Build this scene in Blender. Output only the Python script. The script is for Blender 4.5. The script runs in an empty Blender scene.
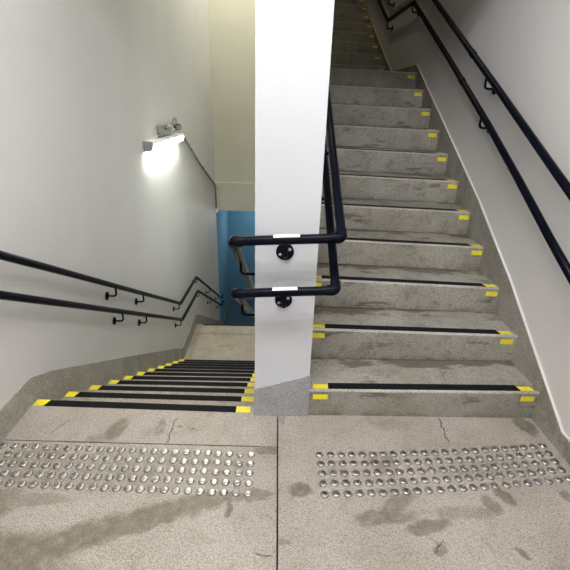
import bpy, bmesh, math, random
from mathutils import Vector, Matrix
random.seed(7)
COL = bpy.context.scene.collection

# ------------------------------------------------------------------ sizes
R_, T_ = 0.169, 0.2933            # riser, tread
XL, XR = -1.29, 1.41              # faces of the side walls
PX0, PX1, PY = -0.0908, 0.1875, 1.718   # dividing wall
YU, YD = 1.718, 1.785             # first riser going up, top edge going down
JX, JY = 0.0313, 1.498            # joints in the landing floor
YEND = 10.8

# ------------------------------------------------------------------ helpers
def link(o, parent=None):
    COL.objects.link(o)
    if parent is not None:
        o.parent = parent
    return o

def tag(o, label=None, cat=None, group=None, kind=None):
    if label: o['label'] = label
    if cat: o['category'] = cat
    if group: o['group'] = group
    if kind: o['kind'] = kind
    return o

def thing(name, label, cat, loc=(0, 0, 0), group=None):
    o = bpy.data.objects.new(name, None)
    o.empty_display_size = 0.05
    o.location = loc
    link(o)
    return tag(o, label, cat, group)

def obj(name, bm, mat, parent=None, smooth=False, origin=None):
    """link the bmesh as one mesh object; coordinates are world ones minus the parent's location"""
    if parent is not None:
        p, d = parent, Vector((0, 0, 0))
        while p is not None:
            d += Vector(p.location); p = p.parent
        if origin is not None: d = Vector(origin)
        bmesh.ops.translate(bm, verts=bm.verts, vec=-d)
    bmesh.ops.recalc_face_normals(bm, faces=bm.faces)
    me = bpy.data.meshes.new(name)
    bm.to_mesh(me); bm.free()
    me.materials.append(mat)
    if smooth:
        for p in me.polygons: p.use_smooth = True
    o = bpy.data.objects.new(name, me)
    if origin is not None: o.location = Vector(origin) - (Vector(parent.location) if parent else Vector((0, 0, 0)))
    return link(o, parent)

def box(bm, x0, x1, y0, y1, z0, z1, bevel=0):
    vs = [bm.verts.new((x, y, z)) for z in (z0, z1) for y in (y0, y1) for x in (x0, x1)]
    for f in ((0, 2, 3, 1), (4, 5, 7, 6), (0, 1, 5, 4), (2, 6, 7, 3), (0, 4, 6, 2), (1, 3, 7, 5)):
        bm.faces.new([vs[i] for i in f])
    return vs

def prism(bm, pts, axis, a0, a1):
    """extrude the 2D outline along an axis: x -> pts are (y,z); y -> (x,z); z -> (x,y)"""
    def P(p, a):
        return {'x': (a, p[0], p[1]), 'y': (p[0], a, p[1]), 'z': (p[0], p[1], a)}[axis]
    A = [bm.verts.new(P(p, a0)) for p in pts]
    B = [bm.verts.new(P(p, a1)) for p in pts]
    n = len(pts)
    bm.faces.new(A); bm.faces.new(B[::-1])
    for i in range(n):
        bm.faces.new((A[i], A[(i + 1) % n], B[(i + 1) % n], B[i]))

def fillet(path, rad, n=6):
    out = [Vector(path[0])]
    for i in range(1, len(path) - 1):
        a, b, c = Vector(path[i - 1]), Vector(path[i]), Vector(path[i + 1])
        u, v = (a - b).normalized(), (c - b).normalized()
        ang = u.angle(v)
        if ang > math.pi - 0.01:
            out.append(b); continue
        d = min(rad / math.tan(ang / 2), (a - b).length * .48, (c - b).length * .48)
        r = d * math.tan(ang / 2)
        p0, p1 = b + u * d, b + v * d
        ctr = b + (u + v).normalized() * (r / math.sin(ang / 2))
        for k in range(n + 1):
            t = k / n
            q = (p0 - ctr).normalized().slerp((p1 - ctr).normalized(), t) * r
            out.append(ctr + q)
    out.append(Vector(path[-1]))
    return out

def tube(bm, path, r, seg=16, rad=0.03, cap=True):
    pts = fillet(path, rad) if len(path) > 2 else [Vector(p) for p in path]
    rings, nrm = [], None
    for i, p in enumerate(pts):
        if i == 0: t = pts[1] - p
        elif i == len(pts) - 1: t = p - pts[i - 1]
        else: t = (pts[i + 1] - p).normalized() + (p - pts[i - 1]).normalized()
        t.normalize()
        if nrm is None:
            nrm = t.orthogonal().normalized()
        else:
            nrm = (nrm - t * nrm.dot(t)).normalized()
        b = t.cross(nrm)
        rings.append([bm.verts.new(p + (nrm * math.cos(a) + b * math.sin(a)) * r)
                      for a in (2 * math.pi * k / seg for k in range(seg))])
    for A, B in zip(rings, rings[1:]):
        for k in range(seg):
            bm.faces.new((A[k], A[(k + 1) % seg], B[(k + 1) % seg], B[k]))
    if cap:
        bm.faces.new(rings[0][::-1]); bm.faces.new(rings[-1])

def lathe(bm, prof, centre, axis, seg=24):
    """revolve (radius, height) pairs about axis through centre"""
    ax = Vector(axis).normalized(); n = ax.orthogonal().normalized(); b = ax.cross(n)
    c = Vector(centre); rings = []
    for r, h in prof:
        if r < 1e-6:
            rings.append([bm.verts.new(c + ax * h)])
        else:
            rings.append([bm.verts.new(c + ax * h + (n * math.cos(a) + b * math.sin(a)) * r)
                          for a in (2 * math.pi * k / seg for k in range(seg))])
    for A, B in zip(rings, rings[1:]):
        for k in range(seg):
            k2 = (k + 1) % seg
            if len(A) == 1 and len(B) == 1: continue
            if len(A) == 1: bm.faces.new((A[0], B[k2], B[k]))
            elif len(B) == 1: bm.faces.new((A[k], A[k2], B[0]))
            else: bm.faces.new((A[k], A[k2], B[k2], B[k]))
    for Rg in (rings[0], rings[-1]):
        if len(Rg) > 1: bm.faces.new(Rg)

def auto_smooth(o, ang=35):
    me = o.data
    for p in me.polygons: p.use_smooth = True
    bm = bmesh.new(); bm.from_mesh(me)
    for e in bm.edges:
        if len(e.link_faces) == 2 and e.calc_face_angle(0) > math.radians(ang): e.smooth = False
    bm.to_mesh(me); bm.free()
    return o

# ------------------------------------------------------------------ materials
class NT:
    def __init__(s, name):
        s.m = bpy.data.materials.new(name); s.m.use_nodes = True
        s.t = s.m.node_tree; s.t.nodes.clear()
        s.out = s.n('ShaderNodeOutputMaterial'); s.b = s.n('ShaderNodeBsdfPrincipled')
        s.l(s.b.outputs[0], s.out.inputs[0])
        s.pos = s.n('ShaderNodeNewGeometry').outputs['Position']
    def n(s, t, **k):
        x = s.t.nodes.new(t)
        for a, v in k.items(): setattr(x, a, v)
        return x
    def l(s, a, b): s.t.links.new(a, b)
    def set(s, sock, v):
        if hasattr(v, 'links') or hasattr(v, 'is_linked'): s.l(v, sock)
        else: sock.default_value = v
    def math(s, op, a, b=0.0, c=None, clamp=False):
        x = s.n('ShaderNodeMath', operation=op, use_clamp=clamp)
        s.set(x.inputs[0], a); s.set(x.inputs[1], b)
        if c is not None: s.set(x.inputs[2], c)
        return x.outputs[0]
    def noise(s, scale, detail=3, rough=.5, vec=None, color=False):
        x = s.n('ShaderNodeTexNoise'); s.l(vec if vec is not None else s.pos, x.inputs['Vector'])
        x.inputs['Scale'].default_value = scale; x.inputs['Detail'].default_value = detail
        x.inputs['Roughness'].default_value = rough
        return x.outputs['Color' if color else 'Fac']
    def step(s, v, lo, hi, a=0., b=1.):
        x = s.n('ShaderNodeMapRange', interpolation_type='SMOOTHSTEP')
        s.set(x.inputs[0], v); x.inputs[1].default_value = lo; x.inputs[2].default_value = hi
        x.inputs[3].default_value = a; x.inputs[4].default_value = b
        return x.outputs[0]
    def mix(s, f, a, b, mode='MIX'):
        x = s.n('ShaderNodeMix', data_type='RGBA', blend_type=mode)
        s.set(x.inputs[0], f)
        for i, v in ((6, a), (7, b)):
            if isinstance(v, tuple): x.inputs[i].default_value = (*v, 1)
            else: s.l(v, x.inputs[i])
        return x.outputs[2]
    def bump(s, h, strength, dist=.01):
        x = s.n('ShaderNodeBump'); x.inputs['Strength'].default_value = strength
        x.inputs['Distance'].default_value = dist
        s.l(h, x.inputs['Height']); s.l(x.outputs[0], s.b.inputs['Normal'])
    def base(s, c, rough=.6, metal=0.):
        if isinstance(c, tuple): s.b.inputs['Base Color'].default_value = (*c, 1)
        else: s.l(c, s.b.inputs['Base Color'])
        s.set(s.b.inputs['Roughness'], rough); s.b.inputs['Metallic'].default_value = metal
        return s.m

def lin(r, g, b):
    f = lambda c: (c / 255 / 12.92) if c / 255 <= .04045 else ((c / 255 + .055) / 1.055) ** 2.4
    return (f(r), f(g), f(b))

def plaster(name, col, rough=.55):
    t = NT(name)
    n1 = t.noise(1.3, 4); n2 = t.noise(65, 3)
    c = t.mix(t.step(n1, .3, .75), col, tuple(x * .93 for x in col))
    t.base(c, rough); t.bump(n2, .16, .006)
    return t.m

def ellipses(t, vec, lst, soft=.3):
    sep = t.n('ShaderNodeSeparateXYZ'); t.l(vec, sep.inputs[0])
    X, Y = sep.outputs[0], sep.outputs[1]
    m = None
    for cx, cy, rx, ry, rot, amt in lst:
        c, s_ = math.cos(math.radians(rot)), math.sin(math.radians(rot))
        dx, dy = t.math('SUBTRACT', X, cx), t.math('SUBTRACT', Y, cy)
        u = t.math('ADD', t.math('MULTIPLY', dx, c / rx), t.math('MULTIPLY', dy, s_ / rx))
        v = t.math('ADD', t.math('MULTIPLY', dx, -s_ / ry), t.math('MULTIPLY', dy, c / ry))
        d = t.math('SQRT', t.math('ADD', t.math('MULTIPLY', u, u), t.math('MULTIPLY', v, v)))
        e = t.step(d, 1 - soft, 1 + soft, amt, 0.)
        m = e if m is None else t.math('MAXIMUM', m, e)
    return m

def warp(t, scale, amt, scale2=0, amt2=0):
    v = t.n('ShaderNodeVectorMath', operation='MULTIPLY_ADD')
    t.l(t.noise(scale, 3, .6, color=True), v.inputs[0])
    v.inputs[1].default_value = (amt,) * 3
    add = t.n('ShaderNodeVectorMath', operation='ADD'); t.l(t.pos, add.inputs[0])
    add.inputs[1].default_value = (-amt / 2,) * 3
    t.l(add.outputs[0], v.inputs[2])
    return v.outputs[0]

def concrete(name, ca, cb, stain, stains=None, cracks=None, grime=.35, tread=0):
    """terrazzo-like screed: fine aggregate specks, broad mottling, damp stains of a given outline, hairline cracks"""
    t = NT(name)
    c = t.mix(t.step(t.noise(3.2, 5, .6), .35, .68), ca, cb)
    c = t.mix(t.math('MULTIPLY', t.step(t.noise(11, 5, .65), .5, .75), grime), c, stain)
    sp = t.noise(170, 2, .7)
    c = t.mix(t.step(sp, .42, .60, 0, .85), c, t.mix(1., c, (.52, .52, .52), 'MULTIPLY'))
    c = t.mix(t.step(t.noise(70, 3, .7), .45, .65, 0, .5), c, t.mix(1., c, (.62, .62, .60), 'MULTIPLY'))
    c = t.mix(t.step(t.noise(240, 1), .62, .72, 0, .5), c, tuple(min(1, x * 1.5) for x in ca))
    if tread:
        # dirt gathered where the tread meets the next riser; object y runs from the nosing (0) to the riser (tread)
        sp_ = t.n('ShaderNodeSeparateXYZ'); t.l(t.n('ShaderNodeTexCoord').outputs['Object'], sp_.inputs[0])
        st = t.n('ShaderNodeVectorMath', operation='MULTIPLY'); t.l(t.pos, st.inputs[0]); st.inputs[1].default_value = (.55, 1.6, 2.5)
        nn = t.noise(5.5, 5, .65, vec=st.outputs[0])
        back = t.step(sp_.outputs[1], .15, .29)
        c = t.mix(t.math('MULTIPLY', t.step(t.math('ADD', nn, t.math('MULTIPLY', back, .18)), .58, .67), .9), c, t.mix(.5, t.mix(1., c, (.42, .40, .35), 'MULTIPLY'), stain))
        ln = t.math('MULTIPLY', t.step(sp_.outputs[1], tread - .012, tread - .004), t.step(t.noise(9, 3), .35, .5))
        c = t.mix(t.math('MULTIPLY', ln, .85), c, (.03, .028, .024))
        ft = t.math('MULTIPLY', t.step(sp_.outputs[2], -.168, -.125, 1., 0.), t.step(t.noise(13, 4, .6), .4, .65))
        c = t.mix(t.math('MULTIPLY', ft, .55), c, stain)
    if stains:
        w = warp(t, 16, .055)
        m = ellipses(t, w, stains, .28)
        m = t.math('MULTIPLY', m, t.step(t.noise(26, 4, .6), .25, .62, .55, 1.))
        c = t.mix(m, c, t.mix(.42, t.mix(1., c, (.34, .32, .26), 'MULTIPLY'), stain))
    if cracks:
        w = warp(t, 18, .05)
        sep = t.n('ShaderNodeSeparateXYZ'); t.l(w, sep.inputs[0])
        for x0, y0, x1, y1, wd in cracks:
            L = math.hypot(x1 - x0, y1 - y0); ux, uy = (x1 - x0) / L, (y1 - y0) / L
            dx, dy = t.math('SUBTRACT', sep.outputs[0], x0), t.math('SUBTRACT', sep.outputs[1], y0)
            al = t.math('ADD', t.math('MULTIPLY', dx, ux), t.math('MULTIPLY', dy, uy))
            ac = t.math('ABSOLUTE', t.math('SUBTRACT', t.math('MULTIPLY', dy, ux), t.math('MULTIPLY', dx, uy)))
            f = t.math('MULTIPLY', t.step(ac, wd * .4, wd, 1., 0.), t.math('MULTIPLY', t.step(al, -.01, .01), t.step(al, L - .01, L + .01, 1., 0.)))
            c = t.mix(t.math('MULTIPLY', f, .8), c, (.035, .032, .025))
    t.base(c, t.step(t.noise(7, 3), .3, .7, .5, .75))
    t.bump(sp, .25, .004)
    return t.m

WALLC = lin(215, 213, 209)
M_wall = plaster('painted_plaster', WALLC)
M_cream = plaster('cream_plaster', lin(207, 205, 190))
M_white = plaster('white_paint', lin(200, 203, 207), .45)
M_blue = plaster('blue_paint', lin(104, 156, 182), .85)
M_bfloor = plaster('blue_grey_floor_paint', lin(70, 100, 118))
M_ceil = plaster('ceiling_paint', lin(215, 215, 210))
STAIN = lin(104, 96, 78)
FA, FB = lin(174, 166, 157), lin(160, 152, 141)
L_ST = [(-1.05, .84, .42, .10, 6, .8), (-1.05, .93, .34, .12, 8, .9), (-.72, 1.03, .22, .06, 22, .9), (-.48, 1.115, .20, .05, 22, .85), (-.30, 1.185, .16, .04, 12, .8),
        (-.12, 1.215, .10, .02, 0, .6), (-1.14, 1.14, .15, .09, 40, .75), (-.98, 1.19, .16, .03, 0, .5),
        (-.168, 1.150, .017, .026, 0, 1.), (-.172, 1.19, .009, .05, 0, .9), (-.30, 1.17, .03, .05, 0, .6), (-.773, 1.59, .045, .08, -15, .8), (-.83, 1.53, .06, .03, 0, .5),
        (-.56, 1.61, .025, .06, 0, .6), (-.46, 1.62, .012, .012, 0, .8), (-.40, 1.60, .01, .01, 0, .8), (-1.07, 1.36, .17, .12, 0, .5),
        (-.6, 1.35, .5, .11, 2, .42), (-.02, 1.465, .065, .022, 0, .8), (-.04, 1.24, .06, .018, 0, .6)]
R_ST = [(.128, 1.255, .052, .036, 0, .95), (.46, 1.125, .12, .035, 5, .75), (.63, 1.09, .10, .03, 15, .8),
        (.53, 1.19, .10, .03, 25, .7), (1.00, 1.235, .05, .026, -50, .9), (.93, 1.19, .03, .05, 10, .7), (.80, 1.15, .13, .03, 0, .45),
        (1.336, 1.655, .045, .07, 20, .95), (.52, 1.395, .06, .06, 0, .6), (1.0, 1.37, .30, .05, 5, .3), (.64, 1.0, .03, .02, 20, .7),
        (1.275, 1.235, .025, .03, 0, .8), (.95, .985, .03, .012, -40, .8), (.62, 1.65, .10, .04, 0, .3),
        (.05, 1.02, .03, .012, 0, .6), (.052, 1.69, .02, .05, 0, .6)]
L_CR = [(-.495, 1.67, -.505, 1.50, .004), (-1.04, 1.66, -1.075, 1.56, .003), (-.06, .985, .02, .965, .003)]
R_CR = [(.893, 1.71, .877, 1.53, .006), (.62, .99, .66, 1.03, .004), (.64, 1.01, .625, 1.04, .003)]
M_floorL = concrete('landing_screed_damp', FA, FB, STAIN, L_ST, L_CR)
M_floorR = concrete('landing_screed', FA, FB, STAIN, R_ST, R_CR)
M_step = concrete('step_terrazzo', lin(165, 161, 151), lin(146, 141, 130), lin(84, 78, 65), None, None, .55, T_)
M_stepD = concrete('lower_step_terrazzo', lin(172, 164, 150), lin(156, 147, 132), STAIN, None, None, .5)
M_skirt = concrete('skirting_terrazzo', lin(168, 164, 155), lin(146, 142, 131), lin(112, 108, 90), None, None, .6)
M_skirtL = concrete('pale_skirting_terrazzo', lin(184, 179, 168), lin(164, 159, 146), lin(124, 120, 96), None, None, .6)
M_skirtP = concrete('grey_skirting_terrazzo', lin(178, 178, 180), lin(160, 160, 162), lin(120, 118, 112), None, None, .3)
M_joint = NT('joint_dirt').base((.03, .028, .022), .9)
t = NT('black_grip_tape'); n_ = t.noise(600, 1); t.base(t.mix(t.step(n_, .4, .7), (.004, .004, .006), (.010, .010, .013)), .85); t.b.inputs['Specular IOR Level'].default_value = .15; t.bump(n_, .3, .002); M_tape = t.m
t = NT('yellow_tape'); n_ = t.noise(60, 3); t.base(t.mix(t.step(n_, .45, .75, 0, .6), lin(236, 220, 40), lin(196, 182, 40)), .45); M_yel = t.m
t = NT('black_enamel'); t.base((.0035, .0045, .009), .22); t.b.inputs['Specular IOR Level'].default_value = .06; M_rail = t.m
t = NT('stainless_steel'); n_ = t.noise(40, 2); t.base(lin(178, 176, 174), t.step(n_, .3, .7, .24, .40), 1.); M_steel = t.m
M_screw = NT('zinc_screw').base(lin(190, 190, 190), .3, 1.)
M_plate = NT('white_plate').base(lin(238, 238, 240), .4)
M_grey = NT('grey_enamel').base(lin(150, 150, 150), .45)
M_metal = NT('dull_aluminium').base(lin(205, 203, 195), .4, .3)
M_dark = NT('dark_plastic').base((.03, .03, .032), .4)
M_cond = NT('grey_conduit').base(lin(150, 148, 140), .5)
M_lens = NT('lamp_lens').base(lin(150, 150, 140), .15)
def emis(name, col, strength):
    t = NT(name); t.base(col, .4)
    t.b.inputs['Emission Color'].default_value = (*col, 1); t.b.inputs['Emission Strength'].default_value = strength
    return t.m
M_tube = emis('lit_diffuser', (.98, 1., .91), 52.)

# ------------------------------------------------------------------ the setting
def struct(name, bm, m):
    return tag(obj(name, bm, m), kind='structure')

def sbox(name, m, *a):
    bm = bmesh.new(); box(bm, *a); return struct(name, bm, m)

ZB, ZT, YB = -4.2, 6.6, -1.6
sbox('wall_left', M_wall, XL - .2, XL, YB, 8.66, ZB, ZT)
sbox('wall_left_blue', M_blue, XL - .2, XL, 8.66, YEND, ZB, ZT)
sbox('wall_right', M_wall, XR, XR + .2, YB, YEND, ZB, ZT)
sbox('wall_back', M_wall, XL - .2, XR + .2, YB - .2, YB, ZB, ZT)
sbox('wall_far', M_blue, XL - .2, XR + .2, YEND, YEND + .2, ZB, ZT)
sbox('wall_centre', M_white, PX0, PX1, PY, YEND, ZB, ZT)
sbox('wall_bulkhead', M_cream, XL, PX0, 8.66, 8.9, -.566, ZT)
sbox('trim_1', M_cream, XL, PX0, 8.635, 8.66, -.566, .02)
sbox('wall_above_landing', M_wall, XL, XR, 1.75, 1.95, 2.82, ZT)
sbox('ceiling', M_ceil, XL, XR, YB, 1.75, 3.45, 3.65)
sbox('ceiling_shaft', M_ceil, XL - .2, XR + .2, YB - .2, YEND + .2, ZT, ZT + .2)

# landing floor: three slabs with open joints over a dark bed
sbox('floor_bed', M_joint, XL, XR, YB, PY, -.3, -.03)
g = .0035
JS = .0177                         # the joint runs slightly askew
jy = lambda x: JY - .008 + JS * (JX - x)
bm = bmesh.new(); prism(bm, [(XL, YB), (JX - g, YB), (JX - g, jy(JX) - g), (XL, jy(XL) - g)], 'z', -.03, 0)
struct('floor_left', bm, M_floorL)
sbox('floor_right', M_floorR, JX + g, XR, YB, YU - .001, -.03, 0)
sbox('floor_lower', M_stepD, XL, PX0, YD + 10 * T_ + .001, 6.0 - T_ - .006, -11 * R_ - .25, -11 * R_)
sbox('floor_upper', M_step, PX1, XR, YU + 10 * T_ + .3, 6.1, 11 * R_ - .25, 11 * R_)
sbox('floor_bottom', M_bfloor, XL, PX0, 6.0, YEND, -22 * R_ - .25, -22 * R_)
sbox('ceiling_bottom', M_ceil, XL, PX0, 8.9, YEND, -.566, -.35)
sbox('floor_top', M_step, PX1, XR, 6.1 + 11 * T_, YEND, 22 * R_ - .25, 22 * R_)

# stepped skirtings (terrazzo strings) along the walls
def skirting(name, m, top, bottom_drop, x0, x1):
    bm = bmesh.new()
    pts = list(top) + [(y, z - bottom_drop) for y, z in reversed(top)]
    prism(bm, pts, 'x', x0, x1)
    return struct(name, bm, m)

SK = .011
up_top = [(YB, .098), (1.505, .100), (2.218, .585), (2.821, .945), (3.761, 1.437), (4.72, 1.935), (5.76, 1.945), (8.41, 3.23), (9.5, 3.86), (YEND, 3.86)]
skirting('baseboard_right', M_skirt, up_top, .55, XR - SK, XR)
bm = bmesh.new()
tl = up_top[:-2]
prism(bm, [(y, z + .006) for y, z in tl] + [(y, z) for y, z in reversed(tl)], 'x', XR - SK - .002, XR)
struct('trim_lit_edge', bm, M_wall)  # pale line added along the string, imitating its top edge catching light
dn_top = [(YB, .145), (1.80, .145), (2.0, .05), (2.194, -.059), (2.932, -.482), (4.60, -1.455), (4.95, -1.67), (5.98, -1.67), (6.3, -1.85), (9.1, -3.52), (YEND, -3.52)]
skirting('baseboard_left', M_skirtL, dn_top, .55, XL, XL + SK)
skirting('baseboard_centre_left', M_skirtP, [(PY + .01, .165), (1.81, .165), (2.0, .05), (4.95, -1.67), (5.98, -1.67), (9.1, -3.52), (YEND, -3.52)], .5, PX0 - .004, PX0)
bm = bmesh.new()
prism(bm, [(PX0 - .004, 0), (PX1 + .004, 0), (PX1 + .004, .256), (.060, .218), (-.02, .190), (PX0 - .004, .168)], 'y', PY - .012, PY)
struct('baseboard_pillar', bm, M_skirtP)

# ------------------------------------------------------------------ stairs
M_worn = concrete('worn_arris', lin(192, 188, 179), lin(172, 168, 159), lin(130, 124, 112), None, None, .3)
def wear(o, y, z, r=.012):
    o.data.materials.append(M_worn)
    for p in o.data.polygons:
        n = p.normal
        if abs(n.y) > .12 and n.z > .12: p.material_index = 1

def step_profile(y0, y1, z0, z1, nose):
    """outline in (y,z); nose = 'front' (edge at y0) or 'back' (edge at y1), softly rounded arris"""
    r = .011
    if nose == 'front':
        arc = [(y0 + r - r * math.cos(a), z1 - r + r * math.sin(a)) for a in (math.radians(k * 22.5) for k in range(5))]
        return [(y0, z0)] + arc + [(y1, z1), (y1, z0)]
    arc = [(y1 - r + r * math.sin(a), z1 - r + r * math.cos(a)) for a in (math.radians(k * 22.5) for k in range(5))]
    return [(y0, z0), (y0, z1)] + arc + [(y1, z0)]

def askew(bm, x0, tilt, turn):
    for v in bm.verts:
        v.co.z += tilt * (x0 - v.co.x); v.co.y += turn * (x0 - v.co.x)

def mark(name, mat, poly, z0, z1, parent, axis='z', skew=None):
    bm = bmesh.new(); prism(bm, poly, axis, z0, z1)
    if skew: askew(bm, *skew)
    return obj(name, bm, mat, parent)

def up_flight(y_first, z_first, label, strips):
    root = thing('staircase', label, 'staircase', ((PX1 + XR) / 2, y_first, z_first))
    X0, X1 = PX1 + .002, XR - SK - .001
    for k in range(11):
        y, z = y_first + k * T_, z_first + (k + 1) * R_
        bm = bmesh.new()
        prism(bm, step_profile(y, y + T_ + (.3 if k == 10 else .0), z - R_ - (.0 if k == 0 and z_first == 0 else .12), z, 'front'), 'x', X0, X1)
        # hand-cast steps: each lies a little out of level and square
        sk = (X1, -.006 if k == 0 else min(.020, .010 * k), 0 if k == 0 else min(.024, .012 * k)) if strips else (X1, .012, .02)
        askew(bm, *sk)
        s = auto_smooth(obj('step', bm, M_step, root, origin=((X0 + X1) / 2, y, z)))
        wear(s, y, z)
        h = .0018
        jl, jr = random.uniform(-.004, .004), random.uniform(-.005, .005)
        a0, a1, b0, b1 = .213 + jl, .290 + jl, 1.312 + jr, 1.383 + jr
        if strips and 2 <= k <= 5: b0 += .011; b1 += .011
        if strips:
            mark('anti_slip_strip', M_tape, [(a1 + .002, y + .012), (b0 - .002, y + .012), (b0 - .014, y + .060), (a1 + .004, y + .060)], z, z + h, s, 'z', sk)
            mark('yellow_marker', M_yel, [(a0, y + .014), (a1, y + .014), (a1 + .002, y + .048), (a0 + .002, y + .048)], z, z + h, s, 'z', sk)
            mark('yellow_marker', M_yel, [(b0, y + .014), (b1, y + .014), (b1 - .010, y + .048), (b0 - .010, y + .048)], z, z + h, s, 'z', sk)
            mark('yellow_marker', M_yel, [(a0, z - .057), (a1, z - .057), (a1, z - .027), (a0, z - .027)], y - h, y, s, 'y', sk)
        mark('yellow_marker', M_yel, [(b0, z - .057), (b1, z - .057), (b1, z - (.027 if strips else .033)), (b0, z - (.027 if strips else .033))], y - h, y, s, 'y', sk)
    return root

def down_flight(y_first, z_first, label, strips, steps=range(11)):
    root = thing('staircase', label, 'staircase', ((PX0 + XL) / 2, y_first, z_first))
    X0, X1 = XL + SK, PX0 - .0045
    for k in steps:
        y, z = y_first + k * T_, z_first - k * R_
        sk = (X1, 0, (.028, .019, .011, .005)[k] if strips and k < 4 else 0)
        bm = bmesh.new()
        if k == 0 and z_first == 0:
            prism(bm, [(X0, jy(X0) + g), (JX - g, jy(JX) + g), (JX - g, PY - .013), (X1, PY - .013), (X1, y), (X0, y + .028 * (X1 - X0))], 'z', -.169, 0)
            bmesh.ops.bevel(bm, geom=[e for e in bm.edges if all(v.co.y > y - 1e-5 and v.co.z > -.01 for v in e.verts)], offset=.006, segments=2, affect='EDGES')
        else:
            prism(bm, step_profile(y - T_ - .02, y, z - R_ - .12, z, 'back'), 'x', X0, X1)
            askew(bm, *sk)
        s = auto_smooth(obj('step', bm, M_floorL if (k == 0 and z_first == 0) else M_stepD, root))
        if k or z_first: wear(s, y, z)
        if strips:
            h = .0018
            jl, jr = random.uniform(-.004, .004), random.uniform(-.004, .004)
            a0, a1, b0, b1 = -1.2715 + jl, -1.200 + jl, -.192 + jr, -.118 + jr
            mark('anti_slip_strip', M_tape, [(a1 - .014, y - .060), (b0 - .002, y - .060), (b0 - .002, y - .012), (a1 + .002, y - .012)], z, z + h, s, 'z', sk)
            mark('yellow_marker', M_yel, [(a0, y - .059), (a1 - .016, y - .059), (a1, y - .013), (a0 + .004, y - .013)], z, z + h, s, 'z', sk)
            mark('yellow_marker', M_yel, [(b0, y - .059), (b1, y - .059), (b1, y - .013), (b0, y - .013)], z, z + h, s, 'z', sk)
    return root

up_flight(YU, 0, 'grey terrazzo flight climbing from the landing, black strips and yellow marks on steps', True)
up_flight(6.1, 11 * R_, 'dim upper flight climbing beyond the half landing, yellow marks on its risers', False)
down_flight(YD, 0, 'terrazzo flight descending beside the lamp-lit wall, black strips ending in yellow marks', True)
rt = down_flight(6.0, -11 * R_, 'lower flight dropping towards the blue wall, only its dark top edge in view', False, range(0, 11))
# its top edge carries one wide black strip
mark('anti_slip_strip', M_tape, [(XL + .12, 5.962), (PX0 - .02, 5.962), (PX0 - .02, 5.996), (XL + .12, 5.996)], -11 * R_, -11 * R_ + .002, [c for c in rt.children][0])

# ------------------------------------------------------------------ tactile studs
def stud_mesh():
    bm = bmesh.new()
    lathe(bm, [(.0, 0), (.0182, 0), (.0180, .0006), (.0163, .0008), (.0160, .0030), (.0143, .0052), (.0110, .0062), (.006, .0066), (.0, .0067)], (0, 0, 0), (0, 0, 1), 20)
    bmesh.ops.recalc_face_normals(bm, faces=bm.faces)
    me = bpy.data.meshes.new('tactile_stud'); bm.to_mesh(me); bm.free()
    me.materials.append(M_steel); me.materials.append(M_joint)
    for p in me.polygons:
        p.use_smooth = True
        if p.center.z < .00085 and math.hypot(p.center.x, p.center.y) > .0150: p.material_index = 1; p.use_smooth = False
    return me
STUD = stud_mesh()
ORD = ('first second third fourth fifth sixth seventh eighth ninth tenth eleventh twelfth thirteenth fourteenth fifteenth sixteenth '
       'seventeenth eighteenth nineteenth twentieth twenty-first twenty-second twenty-third twenty-fourth').split()
ROW = ['row by the steps', 'second row from the steps', 'middle row', 'fourth row from the steps', 'row farthest from the steps']
def studs(x0, dx, n, yf, pitch, where, grp):
    for r in range(5):
        for i in range(n):
            x = x0 + dx * i; f = abs(x - x0) / 1.13
            y = yf(f) - r * pitch(f)
            if where.startswith('descending') and r >= 3 and i > n - 2 - (r - 3): continue
            o = bpy.data.objects.new('tactile_stud', STUD)
            o.location = (x + random.uniform(-.0012, .0012), y + random.uniform(-.0012, .0012), 0)
            o.rotation_euler = (random.uniform(-.03, .03), random.uniform(-.03, .03), random.uniform(0, 6))
            link(o)
            tag(o, f'steel tactile stud before {where}, {ORD[i]} from the joint, {ROW[r]}', 'tactile stud', grp)
studs(-.093, -.0506, 24, lambda f: 1.440 + .038 * f, lambda f: .0525 - .001 * f, 'descending steps', 'tactile studs before the descending flight')
studs(.230, .0507, 23, lambda f: 1.447 + .014 * f + .060 * f * f, lambda f: .0540 - .0055 * f, 'ascending steps', 'tactile studs before the ascending flight')

# ------------------------------------------------------------------ handrails
RR = .0205
def rail_z(path, y):
    for a, b in zip(path, path[1:]):
        if a[1] <= y <= b[1]:
            f = (y - a[1]) / (b[1] - a[1]); return a[2] + f * (b[2] - a[2])
def wall_rail(path, label, brackets, wall_x, drop, collars=()):
    """one handrail on wall brackets; wall_x is the plaster face, path runs at constant x"""
    x = path[0][0]; s = 1 if x > wall_x else -1
    root = thing('handrail', label, 'handrail', path[0])
    bm = bmesh.new(); tube(bm, path, RR, 16, .05); obj('rail_tube', bm, M_rail, root, True)
    for y in brackets:
        z = rail_z(path, y)
        bm = bmesh.new()
        tube(bm, [(wall_x + s * .004, y, z - drop), (x, y, z - drop), (x, y, z - RR * .8)], .0075, 10, .022)
        b = obj('bracket', bm, M_rail, root, True)
        bm = bmesh.new(); lathe(bm, [(0, 0), (.033, 0), (.033, .005), (.028, .008), (0, .009)], (wall_x, y, z - drop), (s, 0, 0), 24)
        auto_smooth(obj('flange', bm, M_rail, b))
    for y in collars:
        z = rail_z(path, y); z2 = rail_z(path, y + .05)
        bm = bmesh.new(); tube(bm, [(x, y, z), (x, y + .05, z2)], RR + .003, 16); auto_smooth(obj('collar', bm, M_rail, root))
    return root

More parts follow.
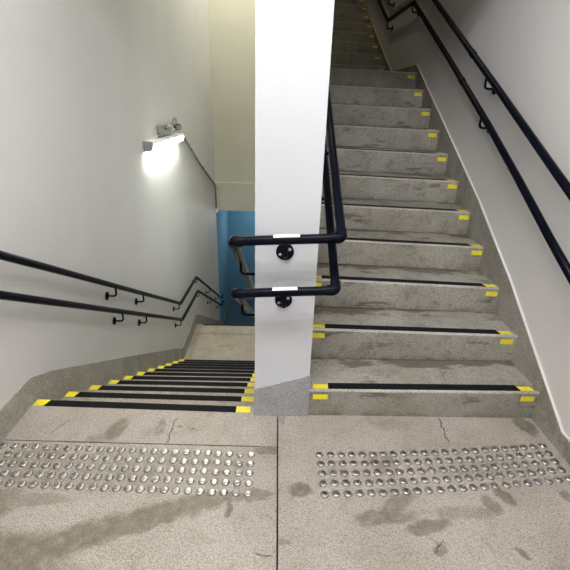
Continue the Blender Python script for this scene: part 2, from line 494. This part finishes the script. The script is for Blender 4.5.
lx = -1.215
up_l = [(lx, 1.20, 1.12), (lx, 1.35, 1.075), (lx, 4.78, -.880), (lx, 5.86, -.955), (lx, 8.55, -2.60), (lx, 8.75, -2.60)]
lo_l = [(lx, 1.20, .91), (lx, 1.35, .877), (lx, 4.80, -1.130), (lx, 5.93, -1.222), (lx, 8.50, -2.76), (lx, 8.75, -2.76)]
wall_rail(up_l, 'upper black handrail on the lamp-lit wall beside the descending steps', [1.75 - .35, 2.87, 3.45, 4.70, 5.9, 7.0, 8.0], XL, .085)
wall_rail(lo_l, 'lower black handrail on the lamp-lit wall beside the descending steps', [1.40, 2.93, 3.46, 4.72, 6.0, 7.1, 8.1], XL, .085)
rx = 1.338
up_r = [(rx, 1.30, .90), (rx, 2.007, 1.255), (rx, 2.774, 1.648), (rx, 4.176, 2.357), (rx, 4.95, 2.75), (rx, 6.0, 2.765), (rx, 9.0, 4.25)]
lo_r = [(rx, 1.30, .628), (rx, 1.907, .951), (rx, 2.283, 1.163), (rx, 2.775, 1.430), (rx, 3.644, 1.877), (rx, 4.907, 2.508), (rx, 5.987, 2.520), (rx, 9.0, 4.05)]
wall_rail(up_r, 'upper black handrail on the wall beside the ascending steps', [1.5, 2.94, 4.95, 6.05, 7.3], XR, .085, (3.2,))
wall_rail(lo_r, 'lower black handrail on the wall beside the ascending steps', [1.5, 2.90, 4.93, 6.0, 7.4], XR, .085, (3.3,))

def centre_rail(zl, zr, y, xl, xr, label):
    root = thing('handrail', label, 'handrail', ((xl + xr) / 2, y, (zl + zr) / 2))
    L = 3.1
    path = [(xl, y + L, zl - L * .60), (xl, y, zl), (xr, y, zr), (xr, y + L, zr + L * .585)]
    bm = bmesh.new(); tube(bm, path, RR, 20, .022); obj('rail_tube', bm, M_rail, root, True)
    # elbow fittings: ball-shaped collars round the two bends
    for c, d in (((xl, y, zl), -1), ((xr, y, zr), 1)):
        s = -.60 if d < 0 else .585
        v = Vector((0, 1, s)).normalized(); cv = Vector(c)
        bm = bmesh.new(); tube(bm, [cv - Vector((d * .040, 0, 0)), cv, cv + v * .045], RR + .0035, 20, .020)
        auto_smooth(obj('elbow', bm, M_rail, root), 50)
    xm = .042; zm = zl + (zr - zl) * (xm - xl) / (xr - xl)
    # bracket on the pillar face
    bm = bmesh.new(); tube(bm, [(xm, PY - .004, zm - .080), (xm, y, zm - .080), (xm, y, zm - RR * .8)], .0085, 12, .022)
    b = obj('bracket', bm, M_rail, root, True)
    bm = bmesh.new(); lathe(bm, [(0, 0), (.040, 0), (.040, .005), (.035, .009), (0, .010)], (xm, PY, zm - .084), (0, -1, 0), 28)
    auto_smooth(obj('flange', bm, M_rail, b))
    for dx, dz in ((-.021, -.012), (.021, .012)):
        bm = bmesh.new(); lathe(bm, [(0, 0), (.007, 0), (.006, .003), (0, .004)], (xm + dx, PY - .0095, zm - .084 + dz), (0, -1, 0), 12)
        obj('screw', bm, M_screw, b, True)
    # side brackets to the dividing wall
    for xs, sl, z0, wx, ys in ((xl, -.60, zl, PX0, (.33, 1.6, 2.8)), (xr, .585, zr, PX1, (.60, 1.9, 2.9))):
        s = -1 if xs < wx else 1
        for dy in ys:
            z = z0 + sl * dy
            bm = bmesh.new(); tube(bm, [(wx + s * .004, y + dy, z - .08), (xs, y + dy, z - .08), (xs, y + dy, z - RR * .8)], .0075, 10, .022)
            b = obj('bracket', bm, M_rail, root, True)
            bm = bmesh.new(); lathe(bm, [(0, 0), (.033, 0), (.033, .005), (0, .008)], (wx, y + dy, z - .08), (s, 0, 0), 24)
            auto_smooth(obj('flange', bm, M_rail, b))
    # white plate wrapped over the top of the tube
    x0, x1 = -.010, .098
    ax = lambda x: zl + (zr - zl) * (x - xl) / (xr - xl)
    bm = bmesh.new(); A = []
    for x in (x0, x1):
        for r in (RR + .0003, RR + .0014):
            A.append([bm.verts.new((x, y - r * math.cos(a), ax(x) + r * math.sin(a))) for a in (math.radians(45 + 93 * k / 10) for k in range(11))])
    i0, o0, i1, o1 = A
    for k in range(10):
        bm.faces.new((o0[k], o0[k + 1], o1[k + 1], o1[k])); bm.faces.new((i0[k], i1[k], i1[k + 1], i0[k + 1]))
        bm.faces.new((i0[k], i0[k + 1], o0[k + 1], o0[k])); bm.faces.new((i1[k], o1[k], o1[k + 1], i1[k + 1]))
    for k in (0, 10): bm.faces.new((i0[k], o0[k], o1[k], i1[k]))
    p = auto_smooth(obj('plate', bm, M_plate, root)); p['label'] = 'white information plate on the tube'
    return root
centre_rail(.985, 1.010, 1.62, -.176, .272, 'upper black handrail bent around the white pillar')
centre_rail(.748, .773, 1.62, -.170, .266, 'lower black handrail bent around the white pillar')

# ------------------------------------------------------------------ wall lamp, emergency lamp, conduit
lamp = thing('wall_lamp', 'glowing white strip lamp on the wall over the descending steps', 'wall lamp', (XL, 4.8, 1.1))
ly0, ly1 = 4.15, 5.52
bm = bmesh.new()
prism(bm, [(XL, 1.135), (XL + .098, 1.128), (XL + .100, 1.136), (XL + .080, 1.150), (XL, 1.156)], 'y', ly0, ly1)
obj('housing', bm, M_plate, lamp)
bm = bmesh.new()
prism(bm, [(XL + .006, 1.060), (XL + .070, 1.062), (XL + .090, 1.085), (XL + .092, 1.127), (XL + .006, 1.134)], 'y', ly0 + .035, ly1 - .02)
obj('diffuser', bm, M_tube, lamp)
for y0, y1 in ((ly0 - .012, ly0), (ly1, ly1 + .012)):
    bm = bmesh.new(); prism(bm, [(XL, 1.058), (XL + .072, 1.060), (XL + .092, 1.085), (XL + .100, 1.136), (XL + .080, 1.152), (XL, 1.158)], 'y', y0, y1)
    obj('end_cap', bm, M_grey, lamp)

em = thing('emergency_lamp', 'small twin-headed emergency lamp fixed above the glowing strip lamp', 'emergency lamp', (XL, 5.0, 1.2))
bm = bmesh.new(); box(bm, XL, XL + .05, 4.66, 5.40, 1.180, 1.275)
bmesh.ops.bevel(bm, geom=bm.edges[:], offset=.008, segments=2, affect='EDGES')
obj('battery_box', bm, M_grey, em)
for y in (4.82, 5.22):
    bm = bmesh.new(); tube(bm, [(XL + .05, y, 1.24), (XL + .075, y, 1.24)], .012, 10)
    a = obj('lamp_arm', bm, M_dark, em)
    bm = bmesh.new(); lathe(bm, [(0, 0), (.022, .0), (.034, .03), (.038, .07), (.034, .072)], (XL + .095, y + .03, 1.25), (.25, -1, -.15), 20)
    h_ = obj('lamp_head', bm, M_dark if y > 5 else M_metal, em, True)
    bm = bmesh.new(); lathe(bm, [(0, .066), (.033, .068), (.025, .078), (0, .080)], (XL + .095, y + .03, 1.25), (.25, -1, -.15), 20)
    obj('lens', bm, M_lens, h_, True)
bm = bmesh.new(); tube(bm, [(XL + .02, 5.30, 1.27), (XL + .03, 5.34, 1.33), (XL + .03, 5.44, 1.33), (XL + .02, 5.47, 1.22)], .010, 10, .02)
obj('cable_loop', bm, M_cond, em, True)

cd = thing('conduit', 'thin grey conduit slanting down the wall from the strip lamp into the corner', 'conduit', (XL, 5.9, 1.0))
bm = bmesh.new(); tube(bm, [(XL + .0165, 5.62, 1.155), (XL + .0165, 5.85, 1.10), (XL + .0165, 6.955, .612), (XL + .0165, 8.50, .005), (XL + .0165, 8.615, -.10), (XL + .0165, 8.615, -.56)], .015, 10, .08)
obj('pipe', bm, M_cond, cd, True)
for y, z in ((6.2, .945), (7.3, .476)):
    bm = bmesh.new(); box(bm, XL + .001, XL + .030, y - .012, y + .012, z - .03, z + .03); obj('clip', bm, M_cond, cd)
bm = bmesh.new(); box(bm, XL + .002, XL + .05, 8.575, 8.63, -.60, -.53); obj('end_box', bm, M_plate, cd)

# ------------------------------------------------------------------ light
def area(name, loc, target, sx, sy, power, col):
    d = bpy.data.lights.new(name, 'AREA'); d.shape = 'RECTANGLE'; d.size = sx; d.size_y = sy; d.energy = power; d.color = col
    o = bpy.data.objects.new(name, d); o.location = loc
    o.rotation_euler = (Vector(target) - Vector(loc)).to_track_quat('-Z', 'Y').to_euler()
    link(o); return o
def bulb(name, loc, power, col, rad):
    d = bpy.data.lights.new(name, 'POINT'); d.energy = power; d.color = col; d.shadow_soft_size = rad
    o = bpy.data.objects.new(name, d); o.location = loc; link(o)
for yy in (.38, .66):                      # the twin tubes of the landing lamp
    for xx in (-.5, -.13, .24, .61):
        bulb('landing_lamp_tube', (xx, yy, 3.30), 20, (.972, .957, .995), .022)
area('upper_flight_lamp', (.32, 5.4, 5.2), (1.0, 5.4, 1.5), 1.2, .1, 7.5, (1., .89, .62))
area('lower_flight_lamp', (-.42, 7.4, 6.2), (-.75, 6.6, 0), .5, .3, 155, (1., .965, .80))
bulb('bottom_fill_light', (-.28, 10.0, -1.0), 10, (.95, .98, 1.), .06)  # added fill light out of view behind the pillar, brightens the blue walls

w = bpy.data.worlds.new('World'); bpy.context.scene.world = w; w.use_nodes = True
w.node_tree.nodes['Background'].inputs[0].default_value = (0, 0, 0, 1)

# ------------------------------------------------------------------ camera
f_px, pitch, roll, yaw = 408.97, math.radians(23.5502), math.radians(1.9156), math.radians(1.5613)
Fw = Vector((math.cos(pitch) * math.sin(yaw), math.cos(pitch) * math.cos(yaw), -math.sin(pitch)))
U0 = Vector((math.sin(pitch) * math.sin(yaw), math.sin(pitch) * math.cos(yaw), math.cos(pitch)))
R0 = Vector((math.cos(yaw), -math.sin(yaw), 0))
c, s = math.cos(roll), math.sin(roll)
Rt, Up = c * R0 + s * U0, c * U0 - s * R0
cam = bpy.data.cameras.new('camera'); co = bpy.data.objects.new('camera', cam); link(co)
cam.sensor_width = 36; cam.lens = 36 * f_px / 570; cam.clip_start = .02
m = Matrix((Rt, Up, -Fw)).transposed().to_4x4(); m.translation = (0, 0, 1.5)
co.matrix_world = m
sc = bpy.context.scene
sc.camera = co
sc.view_settings.view_transform = 'Standard'; sc.view_settings.look = 'None'
sc.view_settings.exposure = 0.25; sc.view_settings.gamma = 1; sc.view_settings.use_curve_mapping = False
